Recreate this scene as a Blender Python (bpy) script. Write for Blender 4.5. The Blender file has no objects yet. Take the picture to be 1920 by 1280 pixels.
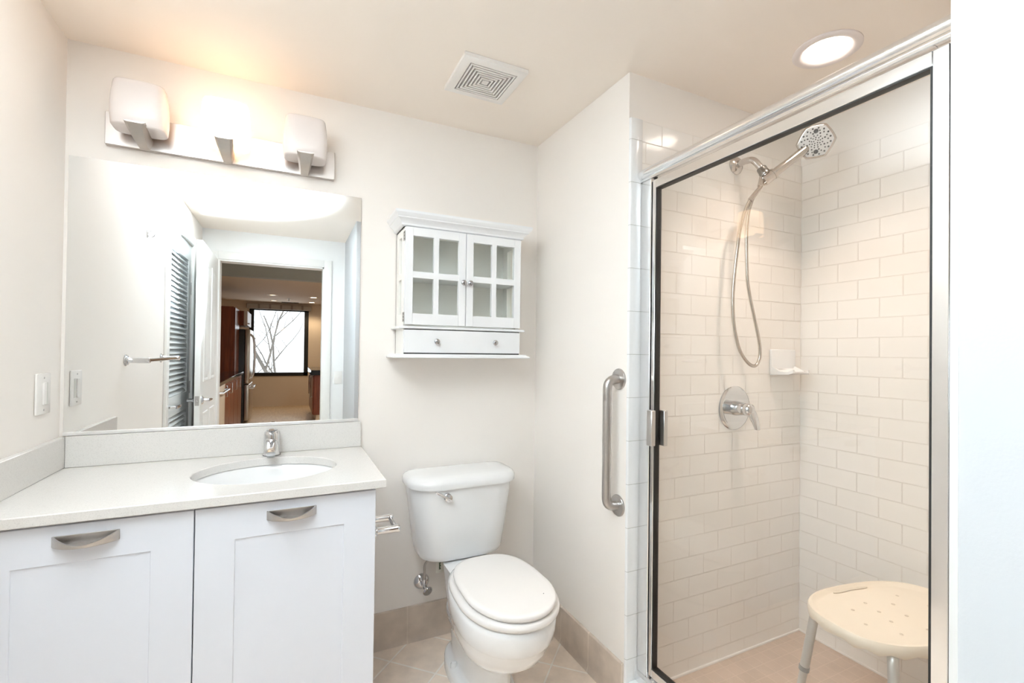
import bpy, bmesh, math, random
from mathutils import Vector, Matrix
random.seed(7)
PI = math.pi
scene = bpy.context.scene
COL = scene.collection

# ------------------------------------------------------------------ camera
def cam_axes(yaw, pitch, roll):
    f = Vector((-math.sin(yaw)*math.cos(pitch), math.cos(yaw)*math.cos(pitch), math.sin(pitch)))
    r = Vector((math.cos(yaw), math.sin(yaw), 0)); u = r.cross(f)
    c, s = math.cos(roll), math.sin(roll)
    return c*r+s*u, -s*r+c*u, f
cd = bpy.data.cameras.new('camera'); cam = bpy.data.objects.new('camera', cd); COL.objects.link(cam)
cr, cu, cf = cam_axes(-.4511, .0097, .0123)
M = Matrix((cr, cu, -cf)).transposed().to_4x4(); M.translation = Vector((.6638, -2.0049, 1.2395))
cam.matrix_world = M
cd.sensor_width = 36; cd.lens = 879.15/1920*36
cd.shift_x = -(968.47-960)/1920; cd.shift_y = (650.98-640)/1920
cd.clip_start = .02; cd.clip_end = 200
scene.camera = cam
# ------------------------------------------------------------------ world, exposure
w = bpy.data.worlds.new('world'); scene.world = w; w.use_nodes = True
w.node_tree.nodes['Background'].inputs[0].default_value = (.86, .93, 1, 1)
w.node_tree.nodes['Background'].inputs[1].default_value = 2.0
vs = scene.view_settings
vs.view_transform = 'Standard'; vs.look = 'None'; vs.gamma = 1; vs.use_curve_mapping = False
vs.exposure = 0.52
cy = scene.cycles
cy.use_denoising = True; cy.max_bounces = 14; cy.diffuse_bounces = 6; cy.glossy_bounces = 6
cy.transmission_bounces = 8; cy.transparent_max_bounces = 16; cy.sample_clamp_indirect = 6
cy.caustics_reflective = True

def light(name, kind, loc, power, color, size=.1, aim=None, spot=None, blend=.5):
    d = bpy.data.lights.new(name, kind); d.energy = power; d.color = color
    if kind == 'AREA': d.shape = 'DISK'; d.size = size
    else: d.shadow_soft_size = size
    if kind == 'SPOT': d.spot_size = spot or 2.0; d.spot_blend = blend
    o = bpy.data.objects.new(name, d); COL.objects.link(o); o.location = loc
    if aim is not None:
        o.rotation_euler = (Vector(aim)-Vector(loc)).to_track_quat('-Z', 'Y').to_euler()
    return o
# the photographer's flash, bounced off the entry ceiling behind the camera
light('bounce_flash', 'SPOT', (.34, -1.96, 1.02), 1170, (.69, .85, 1.0), .03, aim=(.22, -1.50, 2.24), spot=math.radians(66), blend=1.0)

# ------------------------------------------------------------------ materials
def nodes(name):
    m = bpy.data.materials.new(name); m.use_nodes = True
    nt = m.node_tree; b = nt.nodes['Principled BSDF']
    return m, nt, b
def setin(b, **k):
    for key, v in k.items():
        n = {'rough': 'Roughness', 'metal': 'Metallic', 'coat': 'Coat Weight', 'spec': 'Specular IOR Level', 'trans': 'Transmission Weight',
             'sss': 'Subsurface Weight', 'aniso': 'Anisotropic'}[key]
        b.inputs[n].default_value = v
def mat(name, col, rough=.5, metal=0, noise=0, nscale=40, bump=0, bscale=200, **k):
    m, nt, b = nodes(name)
    b.inputs['Base Color'].default_value = (*col, 1); setin(b, rough=rough, metal=metal, **k)
    tc = nt.nodes.new('ShaderNodeTexCoord')
    if noise:
        n = nt.nodes.new('ShaderNodeTexNoise'); n.inputs['Scale'].default_value = nscale; n.inputs['Detail'].default_value = 5
        nt.links.new(tc.outputs['Object'], n.inputs['Vector'])
        mx = nt.nodes.new('ShaderNodeMix'); mx.data_type = 'RGBA'
        mx.inputs['A'].default_value = (*[c*(1-noise) for c in col], 1); mx.inputs['B'].default_value = (*[min(1, c*(1+noise)) for c in col], 1)
        nt.links.new(n.outputs['Fac'], mx.inputs['Factor']); nt.links.new(mx.outputs['Result'], b.inputs['Base Color'])
    if bump:
        n2 = nt.nodes.new('ShaderNodeTexNoise'); n2.inputs['Scale'].default_value = bscale; n2.inputs['Detail'].default_value = 3
        nt.links.new(tc.outputs['Object'], n2.inputs['Vector'])
        bp = nt.nodes.new('ShaderNodeBump'); bp.inputs['Strength'].default_value = bump; bp.inputs['Distance'].default_value = .002
        nt.links.new(n2.outputs['Fac'], bp.inputs['Height']); nt.links.new(bp.outputs['Normal'], b.inputs['Normal'])
    return m
def emis(name, col, strength):
    m, nt, b = nodes(name)
    b.inputs['Base Color'].default_value = (.9, .9, .88, 1)
    b.inputs['Emission Color'].default_value = (*col, 1); b.inputs['Emission Strength'].default_value = strength
    return m
def brick_mat(name, uexpr, du, dv, bw, rh, c1, c2, mortar, msize=.0014, offset=.5, rough=.12, bump=.5, rot=0, noise=0, wave=.15, nscale=6):
    """uexpr: two axis letters, e.g. 'xz'; '-y' allowed as 'Yz' (capital = negated)."""
    m, nt, b = nodes(name); L = nt.links.new
    tc = nt.nodes.new('ShaderNodeTexCoord'); sp = nt.nodes.new('ShaderNodeSeparateXYZ'); L(tc.outputs['Object'], sp.inputs[0])
    cb = nt.nodes.new('ShaderNodeCombineXYZ')
    for i, ch in enumerate(uexpr):
        src = sp.outputs['XYZ'.index(ch.upper())]
        if ch.isupper():
            ng = nt.nodes.new('ShaderNodeMath'); ng.operation = 'MULTIPLY'; ng.inputs[1].default_value = -1; L(src, ng.inputs[0]); src = ng.outputs[0]
        L(src, cb.inputs[i])
    mp = nt.nodes.new('ShaderNodeMapping'); mp.inputs['Rotation'].default_value = (0, 0, rot); mp.inputs['Location'].default_value = (du, dv, 0)
    L(cb.outputs[0], mp.inputs['Vector'])
    br = nt.nodes.new('ShaderNodeTexBrick'); L(mp.outputs[0], br.inputs['Vector'])
    br.offset = offset; br.offset_frequency = 2; br.squash = 1
    br.inputs['Color1'].default_value = (*c1, 1); br.inputs['Color2'].default_value = (*c2, 1); br.inputs['Mortar'].default_value = (*mortar, 1)
    br.inputs['Scale'].default_value = 1; br.inputs['Mortar Size'].default_value = msize; br.inputs['Mortar Smooth'].default_value = .2
    br.inputs['Brick Width'].default_value = bw; br.inputs['Row Height'].default_value = rh; br.inputs['Bias'].default_value = 0
    col = br.outputs['Color']
    nz = nt.nodes.new('ShaderNodeTexNoise'); nz.inputs['Scale'].default_value = nscale; nz.inputs['Detail'].default_value = 6
    L(tc.outputs['Object'], nz.inputs['Vector'])
    if noise:
        cr_ = nt.nodes.new('ShaderNodeMapRange'); cr_.inputs['From Min'].default_value = .3; cr_.inputs['From Max'].default_value = .7
        cr_.inputs['To Min'].default_value = 1-noise; cr_.inputs['To Max'].default_value = 1+noise
        L(nz.outputs['Fac'], cr_.inputs['Value'])
        mu = nt.nodes.new('ShaderNodeMix'); mu.data_type = 'RGBA'; mu.blend_type = 'MULTIPLY'; mu.inputs['Factor'].default_value = 1
        L(col, mu.inputs['A']); L(cr_.outputs[0], mu.inputs['B']); col = mu.outputs['Result']
    L(col, b.inputs['Base Color'])
    rr = nt.nodes.new('ShaderNodeMapRange'); rr.inputs['To Min'].default_value = rough; rr.inputs['To Max'].default_value = .75
    L(br.outputs['Fac'], rr.inputs['Value']); L(rr.outputs[0], b.inputs['Roughness'])
    b1 = nt.nodes.new('ShaderNodeBump'); b1.invert = True; b1.inputs['Strength'].default_value = bump; b1.inputs['Distance'].default_value = .003
    L(br.outputs['Fac'], b1.inputs['Height'])
    b2 = nt.nodes.new('ShaderNodeBump'); b2.inputs['Strength'].default_value = wave; b2.inputs['Distance'].default_value = .004
    L(nz.outputs['Fac'], b2.inputs['Height']); L(b1.outputs[0], b2.inputs['Normal']); L(b2.outputs[0], b.inputs['Normal'])
    return m
def glass_mat(name, tint=(1, 1, 1), ior=1.45):
    m = bpy.data.materials.new(name); m.use_nodes = True; nt = m.node_tree; nt.nodes.clear()
    o = nt.nodes.new('ShaderNodeOutputMaterial'); t = nt.nodes.new('ShaderNodeBsdfTransparent'); t.inputs[0].default_value = (*tint, 1)
    g = nt.nodes.new('ShaderNodeBsdfGlossy'); g.inputs['Roughness'].default_value = 0.0
    fr = nt.nodes.new('ShaderNodeFresnel'); ge = nt.nodes.new('ShaderNodeNewGeometry'); mr = nt.nodes.new('ShaderNodeMapRange')
    mr.inputs['To Min'].default_value = ior; mr.inputs['To Max'].default_value = 1/ior      # same reflectance entering and leaving the sheet
    nt.links.new(ge.outputs['Backfacing'], mr.inputs['Value']); nt.links.new(mr.outputs[0], fr.inputs[0]); mx = nt.nodes.new('ShaderNodeMixShader')
    nt.links.new(fr.outputs[0], mx.inputs[0]); nt.links.new(t.outputs[0], mx.inputs[1]); nt.links.new(g.outputs[0], mx.inputs[2])
    nt.links.new(mx.outputs[0], o.inputs[0])
    return m
def wood_mat(name, c1, c2, rough=.3, axis='z'):
    m, nt, b = nodes(name); L = nt.links.new
    tc = nt.nodes.new('ShaderNodeTexCoord'); mp = nt.nodes.new('ShaderNodeMapping')
    mp.inputs['Scale'].default_value = (12, 12, 1.2) if axis == 'z' else (12, 1.2, 12)
    L(tc.outputs['Object'], mp.inputs[0]); n = nt.nodes.new('ShaderNodeTexNoise'); n.inputs['Scale'].default_value = 3; n.inputs['Detail'].default_value = 8
    L(mp.outputs[0], n.inputs['Vector']); r = nt.nodes.new('ShaderNodeValToRGB')
    r.color_ramp.elements[0].color = (*c1, 1); r.color_ramp.elements[1].color = (*c2, 1); r.color_ramp.elements[0].position = .35; r.color_ramp.elements[1].position = .7
    L(n.outputs['Fac'], r.inputs[0]); L(r.outputs[0], b.inputs['Base Color']); setin(b, rough=rough)
    return m
def quartz_mat():
    m, nt, b = nodes('quartz'); L = nt.links.new
    tc = nt.nodes.new('ShaderNodeTexCoord'); v = nt.nodes.new('ShaderNodeTexVoronoi'); v.inputs['Scale'].default_value = 700
    L(tc.outputs['Object'], v.inputs['Vector']); r = nt.nodes.new('ShaderNodeValToRGB')
    r.color_ramp.elements[0].color = (.57, .545, .52, 1); r.color_ramp.elements[1].color = (.70, .675, .645, 1); r.color_ramp.elements[1].position = .35
    L(v.outputs['Color'], r.inputs[0]); L(r.outputs[0], b.inputs['Base Color']); setin(b, rough=.16)
    return m

PAINT = mat('wall_paint', (.868, .82, .772), .62, bump=.05, bscale=350)
PAINT_COOL = mat('entry_wall_paint', (.88, .88, .87), .6, bump=.05, bscale=350)
CEIL = mat('ceiling_paint', (.90, .82, .74), .75, bump=.05, bscale=350)
TRIMP = mat('trim_paint', (.85, .84, .81), .35)
WHITE_LAQ = mat('vanity_white', (.775, .80, .865), .35, bump=.02, bscale=500)
CAB_WHITE = mat('cabinet_white', (.84, .845, .855), .3)
CERAMIC = mat('white_china', (.86, .86, .86), .07, coat=.4)
SEATP = mat('seat_enamel', (.83, .80, .775), .22)
QUARTZ = quartz_mat()
MIRROR = mat('mirror_silver', (.93, .945, .95), 0.0, 1)
CHROME = mat('chrome', (.70, .70, .71), .08, 1)
STEEL = mat('brushed_steel', (.50, .475, .455), .32, 1, noise=.06, nscale=120)
NICKEL = mat('satin_nickel', (.46, .42, .385), .34, 1, noise=.05, nscale=90)
PLATE = mat('nickel_plate', (.56, .52, .495), .30, 1, noise=.03, nscale=60)
ALU = mat('polished_aluminium', (.86, .86, .86), .14, 1)
BLACK = mat('black_rubber', (.012, .011, .010), .5)
DARK = mat('dark_gap', (.03, .03, .03), .8)
SATIN = mat('satin_shower_metal', (.60, .56, .53), .16, 1)
KNOB = mat('knob_chrome', (.42, .42, .43), .12, 1)
PLASTIC = mat('white_plastic', (.84, .81, .775), .35)
BONE = mat('stool_plastic', (.85, .755, .63), .42, bump=.05, bscale=120)
ALUM_GREY = mat('anodised_tube', (.62, .61, .59), .4, .6)
GLASS = glass_mat('clear_glass', (.985, .99, .985), 1.52)
CABGLASS = glass_mat('cabinet_glass', (.99, 1.0, .99), 1.3)
OPAL = mat('opal_glass', (.74, .675, .645), .25)
LIT = emis('lit_opal_glass', (1.0, .65, .37), 2.9)
CANLENS = emis('lit_lens', (1.0, .88, .78), 9)
TILE_Y = brick_mat('subway_tile_plumbing_wall', 'xz', -.1302, -.0165, .1524, .0762, (.90, .865, .825), (.905, .87, .83), (.81, .765, .715), .0019, bump=1.0)
TILE_X = brick_mat('subway_tile_side_wall', 'Yz', -.008, -.0165, .1524, .0762, (.90, .865, .825), (.905, .87, .83), (.81, .765, .715), .0019, bump=1.0)
TILE_TRIM = brick_mat('edge_trim_tile', 'xz', .3, -.0165, 3.0, .1524, (.86, .86, .86), (.86, .86, .86), (.55, .54, .52), .0012, offset=0, rough=.1)
FLOOR_T = brick_mat('floor_tile', 'xy', 0, 0, .2036, .2036, (.88, .75, .635), (.90, .775, .66), (.98, .915, .84), .0038, offset=0, rough=.35, rot=0, noise=.10, wave=.1, nscale=14)
BASE_B = brick_mat('base_tile_back', 'xz', -.1148, 0.4, .2036, 3.0, (.55, .46, .385), (.58, .485, .405), (.63, .545, .46), .003, offset=0, rough=.35, noise=.12, wave=.1, nscale=14)
BASE_R = brick_mat('base_tile_side', 'Yz', -.0714, 0.4, .2036, 3.0, (.55, .46, .385), (.58, .485, .405), (.66, .575, .49), .003, offset=0, rough=.35, noise=.12, wave=.1, nscale=14)
SHFLOOR = brick_mat('shower_floor_mosaic', 'xy', 0, 0, .052, .052, (.53, .41, .325), (.56, .43, .345), (.63, .50, .41), .0016, offset=0, rough=.35, noise=.06, wave=.05, nscale=10)
# floor: align the diagonal grid  (x+y = .945 + k*.288,  x-y = 1.143 + k*.288)
for n in FLOOR_T.node_tree.nodes:
    if n.type == 'MAPPING':
        n.inputs['Rotation'].default_value = (0, 0, PI/4)
        # rotated by +45deg: u=(x-y)/sqrt2, v=(x+y)/sqrt2
        n.inputs['Location'].default_value = (-1.143/math.sqrt(2), -.945/math.sqrt(2), 0)
CHERRY = wood_mat('cherry_wood', (.13, .025, .008), (.22, .05, .016))
OAKF = wood_mat('pale_floor_wood', (.55, .40, .25), (.68, .52, .34), .35, 'y')
KWALL = mat('kitchen_wall_paint', (.76, .65, .53), .7)
SOFFIT = mat('soffit_paint', (.43, .47, .46), .7)
KCEIL = mat('kitchen_ceiling_paint', (.70, .58, .46), .8)
GRANITE = mat('black_granite', (.012, .012, .013), .12, noise=.3, nscale=300)
STAIN = mat('stainless', (.55, .50, .43), .3, 1)
FRIDGE_BLK = mat('fridge_black', (.012, .012, .013), .35)
GREYP = mat('grey_plastic', (.28, .28, .27), .4)
BARK = mat('bark', (.16, .14, .12), .9)
LOUV = mat('louver_paint', (.62, .635, .63), .4)
PAPER = mat('tag_paper', (.82, .80, .72), .7)
INK = mat('tag_ink', (.03, .07, .02), .7)

# ------------------------------------------------------------------ mesh helpers
def nb(): return bmesh.new()
def box(bm, x0, x1, y0, y1, z0, z1, bev=0, seg=2):
    x0, x1 = min(x0, x1), max(x0, x1); y0, y1 = min(y0, y1), max(y0, y1); z0, z1 = min(z0, z1), max(z0, z1)
    r = bmesh.ops.create_cube(bm, size=1)
    for v in r['verts']:
        v.co = Vector(((x0+x1)/2+v.co.x*(x1-x0), (y0+y1)/2+v.co.y*(y1-y0), (z0+z1)/2+v.co.z*(z1-z0)))
    if bev:
        es = list({e for v in r['verts'] for e in v.link_edges})
        bmesh.ops.bevel(bm, geom=es, offset=bev, segments=seg, affect='EDGES', profile=.5)
    return bm
def ring_faces(bm, rings, cap0=True, cap1=True, closed=True):
    vr = [[bm.verts.new(p) for p in r] for r in rings]
    n = len(vr[0])
    for a, b in zip(vr, vr[1:]):
        for i in range(n if closed else n-1):
            j = (i+1) % n
            try: bm.faces.new((a[i], a[j], b[j], b[i]))
            except ValueError: pass
    if cap0: bm.faces.new(list(reversed(vr[0])))
    if cap1: bm.faces.new(vr[-1])
    return vr
def frame_for(d):
    d = Vector(d).normalized()
    a = Vector((0, 0, 1)) if abs(d.z) < .9 else Vector((1, 0, 0))
    x = a.cross(d).normalized(); return x, d.cross(x)
def tube(bm, pts, rad, n=14, caps=True):
    pts = [Vector(p) for p in pts]; m = len(pts)
    rr = rad if isinstance(rad, (list, tuple)) else [rad]*m
    t0 = (pts[1]-pts[0]).normalized(); x, y = frame_for(t0); rings = []
    for i, p in enumerate(pts):
        t = (pts[min(i+1, m-1)]-pts[max(i-1, 0)]).normalized()
        x = (x-t*x.dot(t)).normalized(); y = t.cross(x)
        rings.append([p+(x*math.cos(2*PI*k/n)+y*math.sin(2*PI*k/n))*rr[i] for k in range(n)])
    ring_faces(bm, rings, caps, caps); return bm
def smooth_path(pts, per=8):
    P = [Vector(p) for p in pts]; P = [P[0]*2-P[1]]+P+[P[-1]*2-P[-2]]; out = []
    for i in range(1, len(P)-2):
        a, b, c, d = P[i-1:i+3]
        for k in range(per):
            t = k/per
            out.append(.5*((2*b)+(c-a)*t+(2*a-5*b+4*c-d)*t*t+(3*b-a-3*c+d)*t**3))
    out.append(P[-2]); return out
def bend(a, b, c, r, n=8):
    """points from a to c with the corner at b rounded by radius-ish r"""
    a, b, c = Vector(a), Vector(b), Vector(c)
    p, q = b+(a-b).normalized()*r, b+(c-b).normalized()*r
    return [(p*(1-t)**2+b*2*t*(1-t)+q*t*t) for t in [i/n for i in range(n+1)]]
def lathe(bm, prof, org, axis, n=28, cap0=True, cap1=True):
    """prof: (radius, distance along axis)"""
    org = Vector(org); d = Vector(axis).normalized(); x, y = frame_for(d)
    rings = [[org+d*h+(x*math.cos(2*PI*k/n)+y*math.sin(2*PI*k/n))*max(r, 1e-5) for k in range(n)] for r, h in prof]
    ring_faces(bm, rings, cap0, cap1); return bm
def rrect(cx, cyy, hx, y0, y1, rf, rb, z, n=8):
    """rounded rectangle in xy, y0 (front, smaller y) corners rf, y1 (back) corners rb"""
    pts = []
    for (sx, yy, r, a0) in ((1, y1, rb, 0), (-1, y1, rb, PI/2), (-1, y0, rf, PI), (1, y0, rf, 1.5*PI)):
        ccx = cx+sx*(hx-r); ccy = yy-r if yy == y1 else yy+r
        for k in range(n+1):
            a = a0+PI/2*k/n; pts.append(Vector((ccx+r*math.cos(a), ccy+r*math.sin(a), z)))
    return pts
def egg(cx, yc, hw, front, back, z, nf=2.0, nbk=2.4, n=48):
    pts = []
    for k in range(n):
        a = 2*PI*k/n; c, s = math.cos(a), math.sin(a)
        e = nf if s < 0 else nbk
        px = math.copysign(abs(c)**(2/e), c)*hw; py = math.copysign(abs(s)**(2/e), s)
        pts.append(Vector((cx+px, yc+py*((back-yc) if s > 0 else (yc-front)), z)))
    return pts
def prism(bm, poly, axis, a, b):
    """poly of 2D pts in the other two axes (order x,y,z without axis)"""
    def mk(p, t):
        if axis == 'x': return (t, p[0], p[1])
        if axis == 'y': return (p[0], t, p[1])
        return (p[0], p[1], t)
    A = [Vector(mk(p, a)) for p in poly]; B = [Vector(mk(p, b)) for p in poly]
    ring_faces(bm, [A, B]); return bm
def finish(bm, name, m, angle=40):
    bmesh.ops.recalc_face_normals(bm, faces=bm.faces)
    me = bpy.data.meshes.new(name); bm.to_mesh(me); bm.free()
    for p in me.polygons: p.use_smooth = True
    me.set_sharp_from_angle(angle=math.radians(angle))
    for mm in (m if isinstance(m, (list, tuple)) else [m]): me.materials.append(mm)
    return me
def obj(name, bm, m, parent=None, angle=40, label=None):
    o = bpy.data.objects.new(name, finish(bm, name, m, angle)); COL.objects.link(o)
    if parent is not None:
        o.parent = parent
        if parent.type == 'EMPTY': o.location = -parent.location     # meshes are modelled in room coordinates
    if label: o['label'] = label
    return o
def thing(name, label, cat, loc=(0, 0, 0), group=None):
    o = bpy.data.objects.new(name, None); COL.objects.link(o); o.location = loc; o.empty_display_size = .05
    o['label'] = label; o['category'] = cat
    if group: o['group'] = group
    return o
def tag(o, label, cat, group=None):
    o['label'] = label; o['category'] = cat
    if group: o['group'] = group
    return o
def struct(name, bm, m, label=None, cat=None, angle=40):
    o = obj(name, bm, m, None, angle); o['kind'] = 'structure'
    if label: o['label'] = label
    o['category'] = cat or name.split('_')[0]
    return o
def dup(root, delta, label, group=None):
    r = root.copy(); COL.objects.link(r); r.location = Vector(root.location)+Vector(delta); r['label'] = label
    if group: r['group'] = group
    for ch in list(root.children):
        c = ch.copy(); COL.objects.link(c); c.parent = r
        for g in ch.children:
            d = g.copy(); COL.objects.link(d); d.parent = c
    return r

# ------------------------------------------------------------------ room shell
H, W, D, S = 2.239, 1.7376, .692, 2.689
EX, EY = 1.12, -1.829        # corner of the entry wall
DY = -2.65                   # door wall
bm = nb(); box(bm, -.12, 2.9, 0, .12, 0, 2.7); struct('wall_back', bm, PAINT, 'cream wall behind mirror, wall cabinet and toilet')
bm = nb(); box(bm, -.12, 0, 0, -1.452, 0, 2.7); box(bm, -.12, 0, -2.205, -2.77, 0, 2.7); box(bm, -.12, 0, -1.452, -2.205, 2.0, 2.7)
struct('wall_left', bm, PAINT, 'cream wall beside the vanity, holding the dimmer and towel bar')
bm = nb(); box(bm, -.6, -.5, -1.3, -2.4, 0, 2.7); box(bm, -.5, -.12, -1.3, -1.4, 0, 2.7); box(bm, -.5, -.12, -2.3, -2.4, 0, 2.7); box(bm, -.5, -.12, -1.4, -2.3, 2.2, 2.3)
struct('wall_closet', bm, PAINT, 'closet walls behind the louvered door')
bm = nb(); box(bm, W, 2.9, 0, -(D-.008), 0, 2.7); struct('wall_right', bm, PAINT, 'cream wall between toilet and shower, holding the grab bar')
bm = nb(); box(bm, S+.008, 2.9, -(D-.008), -1.575, 0, 2.7); struct('wall_shower_side', bm, PAINT, 'painted shower side wall above the tile')
bm = nb(); box(bm, 1.76, 2.9, -1.575, EY, 0, 2.7); struct('wall_shower_front', bm, PAINT_COOL, 'short wall at the hinge end of the shower door')
bm = nb(); box(bm, EX, 2.9, EY, DY-.12, 0, 2.7, .006); struct('wall_entry', bm, mat('entry_end_paint_dimmed', (.50, .51, .52), .55, bump=.05, bscale=350), 'bright white wall end cropped at the edge of the frame')  # wall paint darkened here to offset the strong bounce light
OX0, OX1, OZ = .115, .94, 1.99
bm = nb(); box(bm, -.12, OX0, DY, DY-.12, 0, 2.7); box(bm, OX1, EX+.05, DY, DY-.12, 0, 2.7); box(bm, OX0, OX1, DY, DY-.12, OZ, 2.7)
struct('wall_doorway', bm, PAINT_COOL, 'white wall around the doorway seen in the mirror')
bm = nb(); box(bm, -.6, 2.95, .12, DY-.12, H, 2.75); struct('ceiling', bm, CEIL, 'cream bathroom ceiling')
bm = nb(); box(bm, -.6, 2.9, .12, DY-.12, -.1, 0); struct('floor', bm, FLOOR_T, 'beige tile floor laid on the diagonal')
# baseboards: beige tile with a cove foot
def base_prof(): return [(0, 0), (.016, 0), (.013, .006), (.0095, .018), (.009, .03), (.009, .147), (.006, .150), (0, .150)]
bm = nb(); prism(bm, [(-a, b) for a, b in base_prof()], 'x', .9, W); struct('baseboard_back', bm, BASE_B, 'beige tile baseboard behind the toilet')
bm = nb(); prism(bm, [(W-a, b) for a, b in base_prof()], 'y', 0, -(D-.008)); struct('baseboard_right', bm, BASE_R, 'beige tile baseboard beside the toilet')
# shower tile
TT = 2.0739
bm = nb(); box(bm, W+.001, S+.008, -(D-.008), -D, 0, TT, .002, 1); struct('wall_shower_back', bm, TILE_Y, 'white subway tile wall with the shower valve')
bm = nb(); box(bm, S, S+.008, -D, -1.567, 0, TT); struct('wall_shower_right', bm, TILE_X, 'white subway tile wall behind the stool')
bm = nb(); box(bm, 1.83, S, -1.567, -1.575, 0, TT); struct('wall_shower_near', bm, TILE_Y, 'white subway tile wall by the door hinges')
bm = nb()
for sgn in (0,):
    prof = [(W, D-.008), (W, D-.001), (W+.0015, D+.002), (W+.005, D+.0035), (W+.05, D+.0035), (W+.052, D+.002), (W+.052, D-.006)]
    prism(bm, [(x, -y) for x, y in prof], 'z', 0.0, TT)
struct('trim_1', bm, TILE_TRIM, 'glossy white bullnose tile edge beside the shower')
bm = nb(); box(bm, 1.86, S, -D, -1.567, 0, .04); struct('floor_shower', bm, SHFLOOR, 'brown mosaic shower floor')
bm = nb(); box(bm, W+.003, 1.862, -D, -1.575, 0, .092, .008); struct('trim_2', bm, CERAMIC, 'white tile shower curb')
bm = nb()
tube(bm, [(1.862, -D-.002, .041), (S-.002, -D-.002, .041), (S-.002, -1.56, .041)], .006, 8)
struct('trim_3', bm, PLASTIC, 'white caulk bead round the shower floor')

# ------------------------------------------------------------------ vanity
va = thing('vanity_cabinet', 'white two-door shaker vanity cabinet under the quartz counter', 'vanity', (.455, -.27, 0))
bm = nb()
for x0, x1, y0, y1, z0, z1 in ((.004, .022, -.005, -.508, .09, .82), (.890, .908, -.005, -.508, .09, .82), (.022, .890, -.005, -.012, .09, .82), (.022, .890, -.012, -.508, .09, .108), (.022, .890, -.490, -.508, .79, .82), (.02, .89, -.005, -.46, 0, .09)): box(bm, x0, x1, y0, y1, z0, z1, .0008, 1)
obj('body', bm, WHITE_LAQ, va)
def shaker(x0, x1, name):
    z0, z1, r = .10, .814, .091
    bm = nb()
    def rc(i, y): return [Vector((x, y, z)) for x, z in ((x0+i, z0+i), (x1-i, z0+i), (x1-i, z1-i), (x0+i, z1-i))]
    ring_faces(bm, [rc(0, -.509), rc(0, -.529), rc(.001, -.530), rc(r-.001, -.530), rc(r, -.529), rc(r+.0005, -.5262)])
    return obj(name, bm, WHITE_LAQ, va)
def scoop_pull(cx, parent):
    hw, dp, zt, zb, n = .0635, .034, .790, .765, 26
    bm = nb(); outer, inner = [], []
    for k in range(n+1):
        t = -1+2*k/n; y = -.5305-dp*(1-t*t)**.8-.002
        outer.append((cx+hw*t, y)); inner.append((cx+(hw-.003)*t, y+.0035))
    rings = []
    tz = [zb+.0065+(zt-zb-.0065)*abs(-1+2*k/n)**1.7 for k in range(n+1)]
    for h, off in ((1, 0), (.15, .002), (0, .004)):
        rings.append([Vector((x, y+off*.5, zb+(tz[k]-zb)*h)) for k, (x, y) in enumerate(outer)])
    inn = [[Vector((x, min(y, -.531), zb+.004 if h == 0 else tz[k])) for k, (x, y) in enumerate(inner)] for h in (0, 1)]
    allr = rings+inn
    ring_faces(bm, allr+[allr[0]], False, False, closed=False)
    # floor of the scoop
    poly = [(x, y+.001) for x, y in outer]; A = [Vector((x, y, zb+.004)) for x, y in poly]; B = [Vector((x, y, zb)) for x, y in poly]
    ring_faces(bm, [A, B])
    box(bm, cx-hw, cx+hw, -.530, -.5335, zb, zt, .0006, 1)
    bmesh.ops.remove_doubles(bm, verts=bm.verts, dist=1e-6)
    return obj('handle', bm, STEEL, parent, 35, 'brushed steel scoop handle')
dL = shaker(.004, .4455, 'door'); dR = shaker(.4485, .908, 'door')
scoop_pull(.230, dL); scoop_pull(.678, dR)
# countertop with an oval cut-out
SX, SY, SRX, SRY = .607, -.275, .208, .176
def counter():
    bm = nb(); x0, x1, y0, y1, z0, z1 = 0.0, .935, -.55, 0.0, .8225, .849
    n = 64; e = .0025
    def el(z, k=1.0): return [Vector((SX+SRX*k*math.cos(2*PI*i/n), SY+SRY*k*math.sin(2*PI*i/n), z)) for i in range(n)]
    def outr(z, ins=0):
        out = []
        for i in range(n):
            a = 2*PI*i/n; c, s = math.cos(a), math.sin(a)
            tx = ((x1-ins-SX) if c > 0 else (SX-x0-ins))/max(abs(c), 1e-9); ty = ((y1-SY-ins) if s > 0 else (SY-y0-ins))/max(abs(s), 1e-9)
            t = min(tx, ty); out.append(Vector((SX+c*t, SY+s*t, z)))
        return out
    # snap nearest samples to the corners
    def fix(r, ins=0):
        for X in (x0+ins, x1-ins):
            for Y in (y0+ins, y1-ins):
                i = min(range(n), key=lambda q: (r[q].x-X)**2+(r[q].y-Y)**2); r[i].x = X; r[i].y = Y
        return r
    rings = [el(z0), el(z1-e), el(z1, 1+e/SRX), fix(outr(z1, e), e), fix(outr(z1-e)), fix(outr(z0+e)), fix(outr(z0, e), e), el(z0)]
    ring_faces(bm, rings, False, False); bmesh.ops.remove_doubles(bm, verts=bm.verts, dist=1e-6)
    return bm
ct = obj('countertop', counter(), QUARTZ); tag(ct, 'pale speckled quartz countertop with an oval sink cut-out', 'countertop')
bm = nb(); box(bm, .0205, .93, -.0005, -.02, .8492, .9495, .0015, 1); o = obj('backsplash', bm, QUARTZ); tag(o, 'long low quartz backsplash strip under the mirror', 'backsplash')
bm = nb(); box(bm, .0005, .02, -.0005, -.507, .8492, .948, .0015, 1); o = obj('side_splash', bm, QUARTZ); tag(o, 'short quartz splash strip along the wall under the dimmer', 'backsplash')
sk = thing('sink', 'oval white undermount sink set in the quartz counter', 'sink', (SX, SY, .70))
bm = nb(); n = 48
def er(k, z, dy=0): return [Vector((SX+SRX*k*math.cos(2*PI*i/n), SY+dy+SRY*k*math.sin(2*PI*i/n), z)) for i in range(n)]
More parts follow.
